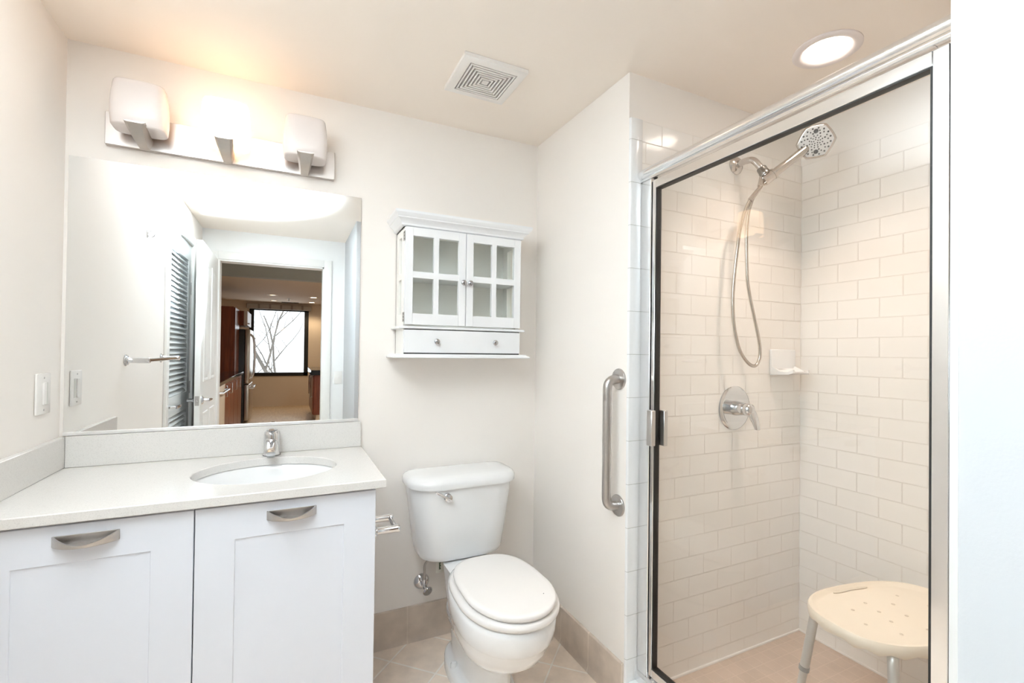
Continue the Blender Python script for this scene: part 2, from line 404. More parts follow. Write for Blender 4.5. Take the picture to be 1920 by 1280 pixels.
ring_faces(bm, [er(1.10, .8215), er(1.03, .8215), er(1.0, .816), er(.97, .79), er(.88, .735), er(.68, .70), er(.40, .686), er(.13, .682), er(.12, .67), er(.42, .674), er(.72, .688), er(.93, .728), er(1.04, .79), er(1.10, .81)], False, False)
obj('basin', bm, CERAMIC, sk)
bm = nb(); lathe(bm, [(.024, .6835), (.024, .6855), (.018, .687), (.016, .684), (.0, .684)], (SX, SY, 0), (0, 0, 1), 24); obj('drain', bm, CHROME, sk)
# faucet
FX, FY = .611, -.055
fa = thing('faucet', 'chrome single-lever faucet standing behind the sink', 'faucet', (FX, FY, .849))
bm = nb(); lathe(bm, [(.0285, .8493), (.0285, .852), (.0265, .853), (.0262, .90), (.0262, .925), (.025, .934), (.020, .939), (0, .940)], (FX, FY, 0), (0, 0, 1), 32); obj('body', bm, CHROME, fa)
bm = nb(); lathe(bm, [(.0290, .8491), (.0290, .8508)], (FX, FY, 0), (0, 0, 1), 32); obj('gasket', bm, BLACK, fa)
bm = nb()
rings = []
for t, hw, z0, z1 in ((0, .018, .872, .912), (.35, .0175, .869, .905), (.7, .017, .866, .894), (.95, .0165, .865, .884), (1.0, .014, .866, .880)):
    y = FY-.018-.085*t
    rings.append([Vector((FX+hw*math.copysign(abs(math.cos(a))**.6, math.cos(a)), y, (z0+z1)/2+(z1-z0)/2*math.copysign(abs(math.sin(a))**.6, math.sin(a)))) for a in [2*PI*k/20 for k in range(20)]])
ring_faces(bm, rings); sp = obj('spout', bm, CHROME, fa)
bm = nb(); lathe(bm, [(.0125, .0), (.0125, .010), (.009, .0105), (.0085, .004), (0, .004)], (FX, FY-.088, .868), (0, -.35, -1), 20); obj('aerator', bm, GREYP, sp)
bm = nb()
rings = []
for t, hw, zc, hh in ((0, .019, .939, .007), (.3, .016, .942, .006), (.7, .012, .946, .0045), (1, .0095, .949, .0035)):
    y = FY+.014-.065*t
    rings.append([Vector((FX+hw*math.cos(a), y, zc+hh*math.sin(a))) for a in [2*PI*k/16 for k in range(16)]])
ring_faces(bm, rings); obj('lever', bm, CHROME, fa)

# ------------------------------------------------------------------ mirror
mi = thing('wall_mirror', 'large frameless rectangular mirror above the vanity backsplash', 'mirror', (.465, 0, .955))
bm = nb(); box(bm, .0112, .9194, -.001, -.0065, .957, 1.86); obj('glass', bm, MIRROR, mi)
bm = nb(); box(bm, .0105, .92, -.0005, -.0095, .9505, .9620, .0015, 2)
obj('channel', bm, mat('bright_channel', (.93, .93, .93), .45, .85), mi, label='chrome bottom channel')

# ------------------------------------------------------------------ vanity light
vl = thing('vanity_light', 'brushed nickel three-shade vanity light bar above the mirror, middle shade lit', 'vanity light', (.46, 0, 1.965))
bm = nb(); box(bm, .104, .8145, -.0005, -.020, 1.912, 2.02, .0012, 1); obj('backplate', bm, PLATE, vl)
def shade(cx, m, lab):
    br = nb(); sec = []
    for y, hw, z0, z1 in ((-.019, .021, 1.912, 1.944), (-.05, .022, 1.9125, 1.946), (-.085, .024, 1.917, 1.948), (-.115, .0265, 1.927, 1.950), (-.142, .0285, 1.942, 1.9535), (-.149, .0285, 1.947, 1.9535), (-.150, .028, 1.949, 1.953)):
        sec.append([Vector((cx+sx*hw*k, y, z)) for sx, z, k in ((-1, z1, 1), (1, z1, 1), (1, (z0+z1)/2, .93), (1, z0, .62), (-1, z0, .62), (-1, (z0+z1)/2, .93))])
    ring_faces(br, sec); obj('bracket', br, NICKEL, vl, 25)
    bm = nb(); rings = []; n = 40
    for z, hx, hy in ((1.949, .020, .012), (1.9465, .064, .042), (1.9475, .0695, .047), (1.952, .0725, .0495), (1.985, .0755, .0515), (2.015, .0755, .0515), (2.05, .0735, .050), (2.078, .070, .047), (2.090, .068, .0455), (2.0945, .0655, .043), (2.096, .060, .038), (2.0965, .02, .012)):
        ring = []
        for k in range(n):
            a = 2*PI*k/n; c, s = math.cos(a), math.sin(a); e = 2/3.8
            ring.append(Vector((cx+math.copysign(abs(c)**e, c)*hx, -.083+math.copysign(abs(s)**e, s)*hy, z)))
        rings.append(ring)
    ring_faces(bm, rings); obj('shade', bm, m, vl, 60, lab)
shade(.212, OPAL, 'unlit opal glass shade'); shade(.453, LIT, 'glowing lit glass shade'); shade(.706, OPAL, 'unlit opal glass shade')

# ------------------------------------------------------------------ dimmer, fan, can light
dm = thing('dimmer_switch', 'white slide dimmer switch plate on the wall beside the mirror', 'light switch', (0, -.128, 1.035))
bm = nb(); box(bm, .0003, .006, -.0825, -.173, 1.036, 1.158, .003, 2); obj('wall_plate', bm, PLASTIC, dm)
bm = nb(); box(bm, .006, .0105, -.121, -.139, 1.064, 1.130, .001, 1); obj('slider', bm, PLASTIC, dm)
bm = nb(); box(bm, .0058, .0068, -.103, -.116, 1.064, 1.130)
obj('slide_track', bm, mat('dimmer_track', (.66, .65, .60), .5), dm)
for z in (1.049, 1.145):
    bm = nb(); lathe(bm, [(.003, 0), (.0026, .0012), (0, .0014)], (.006, -.128, z), (1, 0, 0), 12); obj('screw', bm, STEEL, dm)
ef = thing('exhaust_fan', 'square white exhaust fan grille with nested square slots on the ceiling', 'exhaust fan', (1.294, -.412, H))
FXc, FYc, fh = 1.294, -.4125, .1185
bm = nb()
def sq(k, z): return [Vector((FXc+sx*k, FYc+sy*k, z)) for sx, sy in ((-1, -1), (1, -1), (1, 1), (-1, 1))]
ring_faces(bm, [sq(fh, H-.0005), sq(fh, H-.013), sq(fh-.008, H-.017), sq(.0885, H-.0155), sq(.0885, H-.002)], False, False)
obj('cover', bm, PLASTIC, ef)
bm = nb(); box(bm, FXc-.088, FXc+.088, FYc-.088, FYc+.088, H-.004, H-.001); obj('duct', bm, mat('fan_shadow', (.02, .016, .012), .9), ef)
bm = nb()
for i in range(7):
    ko = .0845-i*.0122; ki = ko-.0060
    if i == 6: box(bm, FXc-ko, FXc+ko, FYc-ko, FYc+ko, H-.004, H-.0165)
    else:
                ring_faces(bm, [sq(ko, H-.004), sq(ko, H-.0162), sq(ki, H-.0162), sq(ki, H-.004)], False, False)
obj('louver', bm, PLASTIC, ef)
cl = thing('recessed_light', 'round white recessed ceiling light glowing above the shower', 'recessed light', (2.228, -1.072, H))
bm = nb(); lathe(bm, [(.098, -.0005), (.098, -.004), (.093, -.0075), (.078, -.008), (.069, -.004), (.067, -.001)], (2.228, -1.072, H), (0, 0, 1), 48, False, False); obj('trim_ring', bm, mat('light_trim', (.80, .74, .72), .4), cl)
bm = nb(); lathe(bm, [(.0675, -.0035), (.06, -.0045), (0, -.005)], (2.228, -1.072, H), (0, 0, 1), 40, False, False); obj('lens', bm, CANLENS, cl)

light('can_light', 'SPOT', (2.228, -1.072, 2.228), 31, (1.0, .80, .66), .06, aim=(2.228, -1.072, 0), spot=math.radians(112), blend=1.0)

# ------------------------------------------------------------------ wall cabinet
wc = thing('wall_cabinet', 'small white wall cabinet with glass doors and a drawer above the toilet', 'wall cabinet', (1.32, 0, 1.21))
X0, X1 = 1.066, 1.575
bm = nb()
for xs in (X0, X1-.018):      # side frames with two openings each
    box(bm, xs, xs+.018, -.001, -.052, 1.335, 1.735); box(bm, xs, xs+.018, -.104, -.143, 1.335, 1.735)
    box(bm, xs, xs+.018, -.052, -.104, 1.335, 1.385); box(bm, xs, xs+.018, -.052, -.104, 1.695, 1.735); box(bm, xs, xs+.018, -.052, -.104, 1.525, 1.550)
    box(bm, xs, xs+.018, -.001, -.143, 1.222, 1.330)
box(bm, X0, X1, -.001, -.006, 1.222, 1.735); box(bm, X0, X1, -.001, -.143, 1.725, 1.737); box(bm, X0, X1, -.001, -.143, 1.326, 1.338)
obj('body', bm, mat('cabinet_cream_white', (.90, .885, .845), .35), wc)
bm = nb(); box(bm, X0+.008, X0+.011, -.053, -.103, 1.386, 1.694); obj('side_pane', bm, CABGLASS, wc)
bm = nb(); box(bm, X1-.011, X1-.008, -.053, -.103, 1.386, 1.694); obj('side_pane', bm, CABGLASS, wc)
bm = nb(); box(bm, X0+.0185, X1-.0185, -.007, -.135, 1.531, 1.543); obj('shelf', bm, CAB_WHITE, wc)
# crown: stepped profile, mitred
def loop(off, z, yb=-.0005):
    a, b, f = X0-off, X1+off, -.145-off
    return [Vector((a, yb, z)), Vector((a, f, z)), Vector((b, f, z)), Vector((b, yb, z))]
def moulding(name, prof):
    bm = nb(); ring_faces(bm, [loop(o, z) for o, z in prof]); return obj(name, bm, CAB_WHITE, wc, 20)
moulding('crown_moulding', [(.006, 1.731), (.012, 1.734), (.013, 1.741), (.018, 1.749), (.027, 1.757), (.031, 1.759), (.031, 1.763), (.034, 1.766), (.040, 1.773), (.042, 1.777), (.042, 1.786), (.0, 1.788)])
moulding('ledge_moulding', [(.010, 1.3255), (.0185, 1.3275), (.0195, 1.331), (.0185, 1.3345), (.012, 1.337)])
moulding('base_moulding', [(.036, 1.2105), (.038, 1.213), (.036, 1.2175), (.026, 1.222), (.024, 1.2265)])
def cab_door(x0, x1, knobx):
    z0, z1, yb, yf, st, mu = 1.343, 1.728, -.1435, -.161, .031, .021
    pw = (x1-x0-2*st-mu)/2; zb, zt = z0+.044, z1-.033; ph = (zt-zb-.025)/2
    bm = nb()
    box(bm, x0, x0+st, yb, yf, z0, z1, .001, 1); box(bm, x1-st, x1, yb, yf, z0, z1, .001, 1)
    box(bm, x0+st, x1-st, yb, yf, z0, zb); box(bm, x0+st, x1-st, yb, yf, zt, z1)
    box(bm, x0+st+pw, x0+st+pw+mu, yb, yf+.001, zb, zt); box(bm, x0+st, x0+st+pw, yb, yf+.001, zb+ph, zb+ph+.025); box(bm, x0+st+pw+mu, x1-st, yb, yf+.001, zb+ph, zb+ph+.025)
    d = obj('door', bm, CAB_WHITE, wc)
    bm = nb(); box(bm, x0+st-.003, x1-st+.003, yb-.005, yb-.008, zb-.003, zt+.003); obj('pane', bm, CABGLASS, d)
    bm = nb(); lathe(bm, [(.005, 0), (.0045, .008), (.009, .012), (.0115, .017), (.0105, .022), (.006, .025), (0, .0257)], (knobx, yf, 1.521), (0, -1, 0), 24); obj('knob', bm, KNOB, d)
    return d
dA = cab_door(1.068, 1.3190, 1.3055); dB = cab_door(1.3215, 1.573, 1.3345)
for zc in (1.693, 1.372):
    bm = nb(); box(bm, 1.0655, 1.0675, -.128, -.158, zc-.019, zc+.019)
    h = obj('hinge', bm, STEEL, dA)

    for k in (-1, 0, 1):
        bm = nb(); box(bm, 1.0648, 1.0655, -.146, -.152, zc+k*.0125-.004, zc+k*.0125+.004); obj('screw', bm, DARK, h)
bm = nb(); box(bm, 1.068, 1.572, -.143, -.161, 1.2315, 1.3225, .001, 1); dr = obj('drawer', bm, CAB_WHITE, wc)
bm = nb(); box(bm, 1.070, 1.570, -.10, -.158, 1.2265, 1.3255); obj('reveal', bm, DARK, dr)
for kx in (1.196, 1.450):
    bm = nb(); lathe(bm, [(.005, 0), (.0045, .008), (.009, .012), (.0115, .017), (.0105, .022), (.006, .025), (0, .0257)], (kx, -.161, 1.277), (0, -1, 0), 24); obj('knob', bm, KNOB, dr)

# ------------------------------------------------------------------ toilet
TX = 1.329
to = thing('toilet', 'white two-piece toilet with its lid closed beside the vanity', 'toilet', (TX, -.40, 0))
bm = nb(); rings = []
for z, hw, yf, rf in ((.398, .150, -.165, .08), (.394, .168, -.185, .09), (.402, .178, -.197, .095), (.42, .183, -.203, .098), (.55, .203, -.208, .10), (.66, .2185, -.212, .105), (.696, .222, -.213, .105)):
    rings.append(rrect(TX, 0, hw, yf, -.010, rf, .03, z))
rings[0] = rrect(TX, 0, .150, -.165, -.03, .08, .03, .392)
ring_faces(bm, rings); obj('tank', bm, CERAMIC, to, 60)
bm = nb(); rings = []
for z, i in ((.692, .006), (.6925, .001), (.696, 0), (.712, -.001), (.722, .003), (.730, .012), (.7345, .026), (.737, .05), (.738, .09)):
    rings.append(rrect(TX, 0, .233-i, -.226+i, -.003-i*.25, .105-i*.4, .035-i*.2, z))
ring_faces(bm, rings); obj('tank_lid', bm, CERAMIC, to, 60)
fl = nb(); lathe(fl, [(.0155, 0), (.0155, .006), (.012, .010), (.012, .018), (.0145, .0195), (.0145, .024), (.011, .0255), (0, .026)], (1.236, -.2135, .662), (0, -1, 0), 24)
rings = []
for t, hh in ((0, .0115), (.4, .0105), (1, .0085), (1.16, .003)):
    c = Vector((1.236, -.238, .662)).lerp(Vector((1.186, -.246, .690)), t)
    rings.append([c+Vector((-.49*math.sin(a)*hh, math.cos(a)*.006, .87*math.sin(a)*hh)) for a in [2*PI*k/14 for k in range(14)]])
ring_faces(fl, rings); obj('flush_lever', fl, CHROME, to, label='chrome flush lever')
# bowl and pedestal as one china body
bm = nb(); rings = []
for z, hw, fr, bk, yc, nbk in ((0.0, .106, -.60, -.12, -.33, 2.6), (.030, .106, -.60, -.12, -.33, 2.6), (.040, .103, -.597, -.123, -.33, 2.6), (.045, .096, -.59, -.13, -.33, 2.6), (.052, .079, -.578, -.14, -.36, 3), (.065, .074, -.57, -.14, -.36, 3), (.10, .072, -.565, -.12, -.36, 3), (.15, .074, -.562, -.12, -.38, 3), (.185, .082, -.585, -.12, -.42, 3),
        (.20, .095, -.615, -.12, -.46, 2.8), (.225, .118, -.668, -.12, -.50, 2.6), (.26, .137, -.713, -.24, -.53, 2.3), (.295, .147, -.738, -.24, -.545, 2.3), (.318, .151, -.749, -.24, -.55, 2.3), (.324, .1535, -.754, -.24, -.55, 2.3), (.333, .157, -.760, -.24, -.55, 2.3), (.36, .1605, -.768, -.24, -.555, 2.3), (.385, .161, -.770, -.24, -.555, 2.3), (.402, .158, -.767, -.24, -.555, 2.3), (.407, .150, -.758, -.25, -.555, 2.3)):
    rings.append(egg(TX, yc, hw, fr, bk, z, 2.05, nbk))
ring_faces(bm, rings); obj('bowl', bm, CERAMIC, to, 70)
# rear deck carrying the tank
bm = nb(); rings = []
for z, hw, y0 in ((.22, .075, -.24), (.32, .088, -.27), (.375, .095, -.30), (.388, .097, -.315), (.3905, .093, -.31)):
    rings.append(rrect(TX, 0, hw, y0, -.135, .03, .05, z))
ring_faces(bm, rings); obj('deck', bm, CERAMIC, to, 60)
bm = nb(); rings = []
for z, hw, fr, bk in ((.4085, .157, -.766, -.315), (.410, .1615, -.772, -.312), (.417, .1655, -.777, -.311), (.427, .1645, -.776, -.312), (.432, .158, -.770, -.315), (.434, .148, -.757, -.32)):
    rings.append(egg(TX+.004, -.565, hw, fr, bk, z, 2.05, 2.9))
ring_faces(bm, rings); obj('seat', bm, SEATP, to, 60)
bm = nb(); rings = []
for z, hw, fr, bk in ((.4375, .140, -.760, -.325), (.438, .146, -.768, -.323), (.445, .1495, -.772, -.322), (.4535, .1485, -.771, -.322), (.457, .143, -.765, -.325), (.4575, .13, -.75, -.33)):
    rings.append(egg(TX+.004, -.575, hw, fr, bk, z, 2.05, 3.0))
ring_faces(bm, rings); obj('seat_lid', bm, SEATP, to, 60)
for sx in (-1, 1):
    bm = nb(); tube(bm, [(TX+sx*.055, -.305, .41), (TX+sx*.055, -.345, .435)], .012, 12); obj('seat_hinge', bm, SEATP, to)
bm = nb(); lathe(bm, [(.0018, .4572), (.0018, .4585), (0, .4588)], (1.418, -.672, 0), (0, 0, 1), 8); obj('lid_mark', bm, GREYP, to)
for sx in (-1, 1):
    bm = nb(); lathe(bm, [(.0135, 0), (.013, .013), (.009, .019), (0, .021)], (TX+sx*.086, -.30, .044), (0, 0, 1), 18); obj('bolt_cap', bm, CERAMIC, to)
# ------------------------------------------------------------------ shut-off valve and tag
sv = thing('shutoff_valve', 'chrome water shut-off valve on the wall under the toilet tank', 'valve', (1.19, 0, .243))
bm = nb(); lathe(bm, [(.034, .0005), (.033, .004), (.024, .012), (.012, .016), (.012, .02)], (1.192, 0, .246), (0, -1, 0), 28); obj('escutcheon', bm, CHROME, sv)
bm = nb(); tube(bm, [(1.192, -.012, .246), (1.192, -.062, .246)], .0095, 14); tube(bm, [(1.192, -.05, .246), (1.192, -.05, .275)], .0085, 14); obj('body', bm, CHROME, sv)
bm = nb(); lathe(bm, [(.006, 0), (.006, .014), (.019, .016), (.021, .020), (.018, .024), (0, .023)], (1.195, -.060, .243), (.25, -1, -.35), 20)
obj('handle', bm, CHROME, sv)
bm = nb(); tube(bm, smooth_path([(1.192, -.05, .273), (1.192, -.05, .305), (1.191, -.055, .335), (1.200, -.068, .36), (1.212, -.082, .384)], 6), .0052, 10); obj('supply_tube', bm, STEEL, sv)
bm = nb(); lathe(bm, [(.013, 0), (.014, .008), (.012, .018)], (1.217, -.088, .368), (0, 0, 1), 10); obj('coupling_nut', bm, PLASTIC, sv)
tg = thing('hanging_tag', 'small printed paper tag hanging under the toilet tank', 'tag', (1.245, -.10, .33))
bm = nb(); rings = []
for k in range(7):
    t = k/6; x = 1.226+.042*t; y = -.102-.008*math.sin(t*PI)
    rings.append([Vector((x, y, .368-.004*t)), Vector((x, y, .316+.006*t)), Vector((x, y+.0012, .316+.006*t)), Vector((x, y+.0012, .368-.004*t))])
ring_faces(bm, rings); obj('card', bm, PAPER, tg)
bm = nb()
for a, b, z0, z1 in ((1.258, 1.266, .326, .362), (1.236, 1.244, .334, .362)):
    n_ = 7
    for k in range(n_):
        z = z0+(z1-z0)*k/n_; box(bm, a+(k % 2)*.001, b-(k % 3)*.0012, -.1105, -.112, z, z+(z1-z0)/n_*.72)
obj('print', bm, INK, tg)

# ------------------------------------------------------------------ toilet paper holder on the vanity side
tp = thing('paper_holder', 'empty chrome toilet paper holder on the side of the vanity', 'paper holder', (.91, -.46, .682))
for yy in (-.503, -.395):
    bm = nb(); lathe(bm, [(.021, 0), (.021, .004), (.014, .009), (.0105, .011), (.0105, .068), (.0115, .070), (.0115, .078), (.009, .080), (0, .0805)], (.9075, yy, .677), (1, 0, 0), 22)
    obj('post', bm, CHROME, tp)
bm = nb(); lathe(bm, [(.006, 0), (.006, .012), (.0078, .014), (.0078, .06), (.0062, .062), (.0062, .108)], (.976, -.503, .677), (0, 1, 0), 18); obj('roller', bm, CHROME, tp)

# ------------------------------------------------------------------ grab bar
gb = thing('grab_bar', 'vertical brushed steel grab bar beside the shower tile edge', 'grab bar', (W, -.642, .92))
gy, gx = -.642, W-.052
path = [(W-.001, gy, 1.146)]+bend((W, gy, 1.146), (gx, gy, 1.146), (gx, gy, 1.0), .036, 10)+bend((gx, gy, 1.0), (gx, gy, .692), (W, gy, .692), .036, 10)+[(W-.001, gy, .692)]
bm = nb(); tube(bm, path, .0160, 22); obj('bar', bm, STEEL, gb, 60)
for z in (1.146, .692):
    bm = nb(); lathe(bm, [(.0385, .0003), (.0385, .003), (.036, .006), (.021, .008), (.0175, .0085)], (W, gy, z), (-1, 0, 0), 36, True, True); obj('flange', bm, STEEL, gb)

# ------------------------------------------------------------------ shower enclosure
PX = 1.80
se = thing('shower_enclosure', 'polished aluminium shower frame with a round header bar above the glass door', 'shower frame', (PX, -1.13, .09))
bm = nb(); tube(bm, [(1.785, -D-.0005, 1.872), (1.785, -1.5745, 1.872)], .0175, 28); obj('header', bm, ALU, se)
bm = nb(); box(bm, 1.782, 1.815, -D-.0005, -1.5745, 1.846, 1.866, .001, 1); obj('header_channel', bm, ALU, se)
bm = nb(); box(bm, 1.786, 1.818, -D-.0035, -.7452, .112, 1.855, .002, 1); obj('wall_jamb', bm, ALU, se)
bm = nb(); box(bm, 1.786, 1.818, -1.5665, -1.5745, .112, 1.855, .001, 1); obj('hinge_jamb', bm, ALU, se)
bm = nb(); prism(bm, [(1.776, .0925), (1.832, .0925), (1.832, .112), (1.815, .134), (1.803, .134), (1.776, .118)], 'y', -D-.0035, -1.5745); obj('sill', bm, ALU, se)
sd = thing('shower_door', 'framed clear glass shower door with black gasket', 'shower door', (PX, -1.13, .137))
y0d, y1d, z0d, z1d = -.7492, -1.5625, .138, 1.840
lw, rw, tw, bw = .0150, .0275, .030, .027
xf, xb = 1.789, 1.813
bm = nb()
box(bm, xf, xb, y0d, y0d-lw, z0d, z1d, .0015, 1); obj('latch_stile', bm, ALU, sd)
bm = nb(); box(bm, xf, xb, y1d, y1d+rw, z0d, z1d, .0015, 1); obj('hinge_stile', bm, ALU, sd)
bm = nb(); box(bm, xf, xb, y0d-lw, y1d+rw, z1d-tw, z1d, .0012, 1); obj('top_rail', bm, ALU, sd)
bm = nb(); box(bm, xf, xb, y0d-lw, y1d+rw, z0d, z0d+bw, .0012, 1); obj('bottom_rail', bm, ALU, sd)
ya, yb_, za, zb_ = y0d-lw, y1d+rw, z0d+bw, z1d-tw
bm = nb(); g = .007; gx0, gx1 = 1.7905, 1.8115
box(bm, gx0, gx1, ya, ya-g*.7, za, zb_); box(bm, gx0, gx1, yb_, yb_+g*.5, za, zb_); box(bm, gx0, gx1, ya-g*.7, yb_+g*.5, zb_-g*.55, zb_); box(bm, gx0, gx1, ya-g*.7, yb_+g*.5, za, za+g*.7)
obj('gasket', bm, BLACK, sd)
bm = nb(); box(bm, 1.7985, 1.8035, ya-.002, yb_+.002, za+.002, zb_-.002); obj('glass_pane', bm, GLASS, sd)
bm = nb(); box(bm, 1.8, 1.812, -.7454, -.7490, .135, 1.844); obj('latch_gap_shade', bm, BLACK, se)  # black strip in the latch-side gap, standing in for its shade
bm = nb(); box(bm, 1.797, 1.812, -1.5627, -1.5663, .135, 1.844); obj('hinge_gap_shade', bm, DARK, se)  # dark strip in the hinge-side gap, standing in for its shade
bm = nb()
for xa, xc, ye in ((1.770, 1.7888, -.776), (1.8132, 1.830, -.790)):
    box(bm, xa, xc, -.750, ye, .925, 1.046, .002, 1)
obj('pull_handle', bm, mat('satin_aluminium', (.66, .65, .64), .3, 1), sd)

# ------------------------------------------------------------------ hand shower
hs = thing('hand_shower', 'chrome hand shower with a long metal hose inside the glass shower', 'shower head', (2.27, -D, 2.0))
bm = nb(); lathe(bm, [(.036, .0005), (.036, .004), (.029, .012), (.015, .016), (.015, .02)], (2.27, -D, 2.0), (0, -1, 0), 28); obj('flange', bm, SATIN, hs)
bm = nb(); tube(bm, smooth_path([(2.27, -D-.008, 2.0), (2.272, -.735, 2.003), (2.275, -.768, 1.995), (2.283, -.79, 1.965), (2.287, -.798, 1.952)], 6), .0125, 16); obj('shower_arm', bm, SATIN, hs)
B = Vector((2.300, -.812, 1.915)); Hd = Vector((2.412, -.925, 2.034)); hdir = (Hd-B).normalized()
bm = nb(); lathe(bm, [(.0165, 0), (.018, .004), (.018, .018), (.0195, .02), (.0195, .03), (.017, .032)], Vector((2.284, -.795, 1.958)), Vector((.32, -.36, -.85)), 20); obj('swivel', bm, mat('dark_chrome', (.25, .24, .23), .2, 1), hs)
bm = nb(); tube(bm, [B+Vector((-.008, .008, .022)), B+Vector((0, 0, 0)), B+Vector((.0, 0, -.012))], .0145, 16); tube(bm, [B-hdir*.016, B+hdir*.03], [.020, .020], 16); tube(bm, [B+hdir*.022, B+hdir*.028], [.0215, .0215], 18); tube(bm, [B+Vector((-.012, .012, .004)), B+Vector((-.022, .016, -.03))], [.012, .010], 14); obj('holder', bm, SATIN, hs)
fdir = (Vector((.80, -1.95, 1.35))-Hd).normalized()
bm = nb(); tube(bm, [B+hdir*.022, B+hdir*.04, B+hdir*.09, Hd-hdir*.045-fdir*.018, Hd-hdir*.01-fdir*.024], [.0135, .0165, .0150, .0185, .021], 18); obj('handle', bm, SATIN, hs, 60)
fx = (hdir-fdir*hdir.dot(fdir)).normalized(); fy = fdir.cross(fx)
HS = 1.40
hx_ = Vector((0, 0, 1)).cross(fdir).normalized(); hy_ = fdir.cross(hx_)
def hexring(R, h, rr=.35, n=48):
    out = []
    for k in range(n):
        a = 2*PI*k/n; am = a % (PI/3)-PI/6
        hexr = math.cos(PI/6)/math.cos(am); r = R*((1-rr)*hexr*1.04+rr)
        out.append(Hd+fdir*h+(hx_*math.cos(a)+hy_*math.sin(a))*r*HS)
    return out
bm = nb(); ring_faces(bm, [hexring(.012, -.028), hexring(.030, -.024), hexring(.042, -.010), hexring(.045, .002), hexring(.0435, .008), hexring(.040, .010)]); hd = obj('spray_head', bm, SATIN, hs, 50)
bm = nb(); ring_faces(bm, [hexring(.040, .0095), hexring(.0385, .0108), hexring(.01, .0115)]); obj('spray_face', bm, mat('spray_face_grey', (.58, .575, .57), .4), hd, label='light grey face of nozzles')
bm = nb()
def dot(px, py, r):
    lathe(bm, [(r*HS, .0105), (r*.8*HS, .0135), (0, .0138)], Hd+(hx_*px+hy_*py)*HS, fdir, 8)
for R, n_, r in ((.005, 5, .0017), (.010, 9, .0017), (.0150, 12, .0018), (.021, 8, .0022), (.0270, 16, .0019), (.0330, 16, .0024)):
    for k in range(n_): dot(R*math.cos(2*PI*k/n_+R*90), R*math.sin(2*PI*k/n_+R*90), r)
dot(0, .0255, .006); dot(0, -.0255, .006)
obj('spray_nozzles', bm, mat('nozzle_rubber', (.03, .03, .03), .5), hd)
# hose: two strands hanging in a loop
hp = [(2.282, -.80, 1.885), (2.246, -.775, 1.83), (2.214, -.765, 1.74), (2.203, -.76, 1.66), (2.192, -.755, 1.55), (2.187, -.752, 1.45), (2.196, -.752, 1.35), (2.225, -.752, 1.262), (2.268, -.755, 1.21), (2.308, -.757, 1.196), (2.331, -.76, 1.225), (2.328, -.762, 1.28), (2.303, -.763, 1.36), (2.277, -.763, 1.44), (2.256, -.763, 1.52), (2.246, -.765, 1.62), (2.243, -.767, 1.72), (2.250, -.772, 1.80), (2.272, -.785, 1.865), (2.299, -.808, 1.903)]
pp = smooth_path(hp, 26); res = [pp[0]]
acc = 0
for a, b in zip(pp, pp[1:]):
    acc += (b-a).length
    if acc >= .0029: res.append(b); acc = 0
bm = nb(); tube(bm, res, [.0068 if i % 2 else .0056 for i in range(len(res))], 10); obj('hose', bm, mat('hose_steel', (.55, .50, .45), .25, 1), hs, 80)
bm = nb(); tube(bm, [res[0], res[14]], [.0085, .0095], 14); obj('hose_nut', bm, SATIN, hs)
# ------------------------------------------------------------------ valve
sh = thing('shower_valve', 'round chrome shower valve with a drooping lever on the tile wall', 'shower valve', (2.272, -D, 1.026))
bm = nb(); lathe(bm, [(.088, .0005), (.088, .003), (.083, .008), (.072, .010), (.066, .0085), (.03, .0085)], (2.272, -D, 1.026), (0, -1, 0), 48); obj('plate', bm, CHROME, sh)
bm = nb(); lathe(bm, [(.030, .008), (.028, .02), (.0245, .045), (.024, .055), (.0255, .066), (.022, .078), (.012, .086), (0, .087)], (2.272, -D, 1.026), (0, -1, 0), 28)
rings = []
for t, hw, th in ((0, .023, .016), (.25, .022, .016), (.5, .020, .012), (.8, .018, .008), (1, .014, .006)):
    c = Vector((2.278+.022*t, -D-.068-.016*math.sin(t*1.6), 1.026-.075*t))
    rings.append([c+Vector((hw*math.cos(a), th*math.sin(a), .003*math.sin(a))) for a in [2*PI*k/16 for k in range(16)]])
ring_faces(bm, rings); obj('lever', bm, CHROME, sh)
# ------------------------------------------------------------------ soap dish
so = thing('soap_dish', 'white ceramic corner soap dish on the shower tile', 'soap dish', (2.57, -D, 1.155))
bm = nb(); box(bm, 2.481, 2.64, -D-.0005, -D-.012, 1.155, 1.264, .005, 3); obj('back_plate', bm, CERAMIC, so)
bm = nb(); rings = []
for t in [k/10 for k in range(11)]:
    # tray profile running out from the plate
    dpt = .012+.083*t; wv = 1-.35*t**3
    zt = 1.185-.020*min(1, t*2.2)+.010*max(0, t-.75)*4; zb = 1.157+.004*t+.006*max(0, t-.8)*5
    xa, xc = 2.484+.012*t**2, 2.637+.018*t-.06*t**4
    rings.append([Vector((xa, -D-dpt, zb)), Vector((xc, -D-dpt, zb)), Vector((xc, -D-dpt, zt+.006)), Vector((xc-.008, -D-dpt, zt+.006)), Vector((xc-.014, -D-dpt, zt-.002)), Vector((xa+.014, -D-dpt, zt-.002)), Vector((xa+.008, -D-dpt, zt+.006)), Vector((xa, -D-dpt, zt+.006))])
ring_faces(bm, rings); obj('tray', bm, CERAMIC, so, 50)

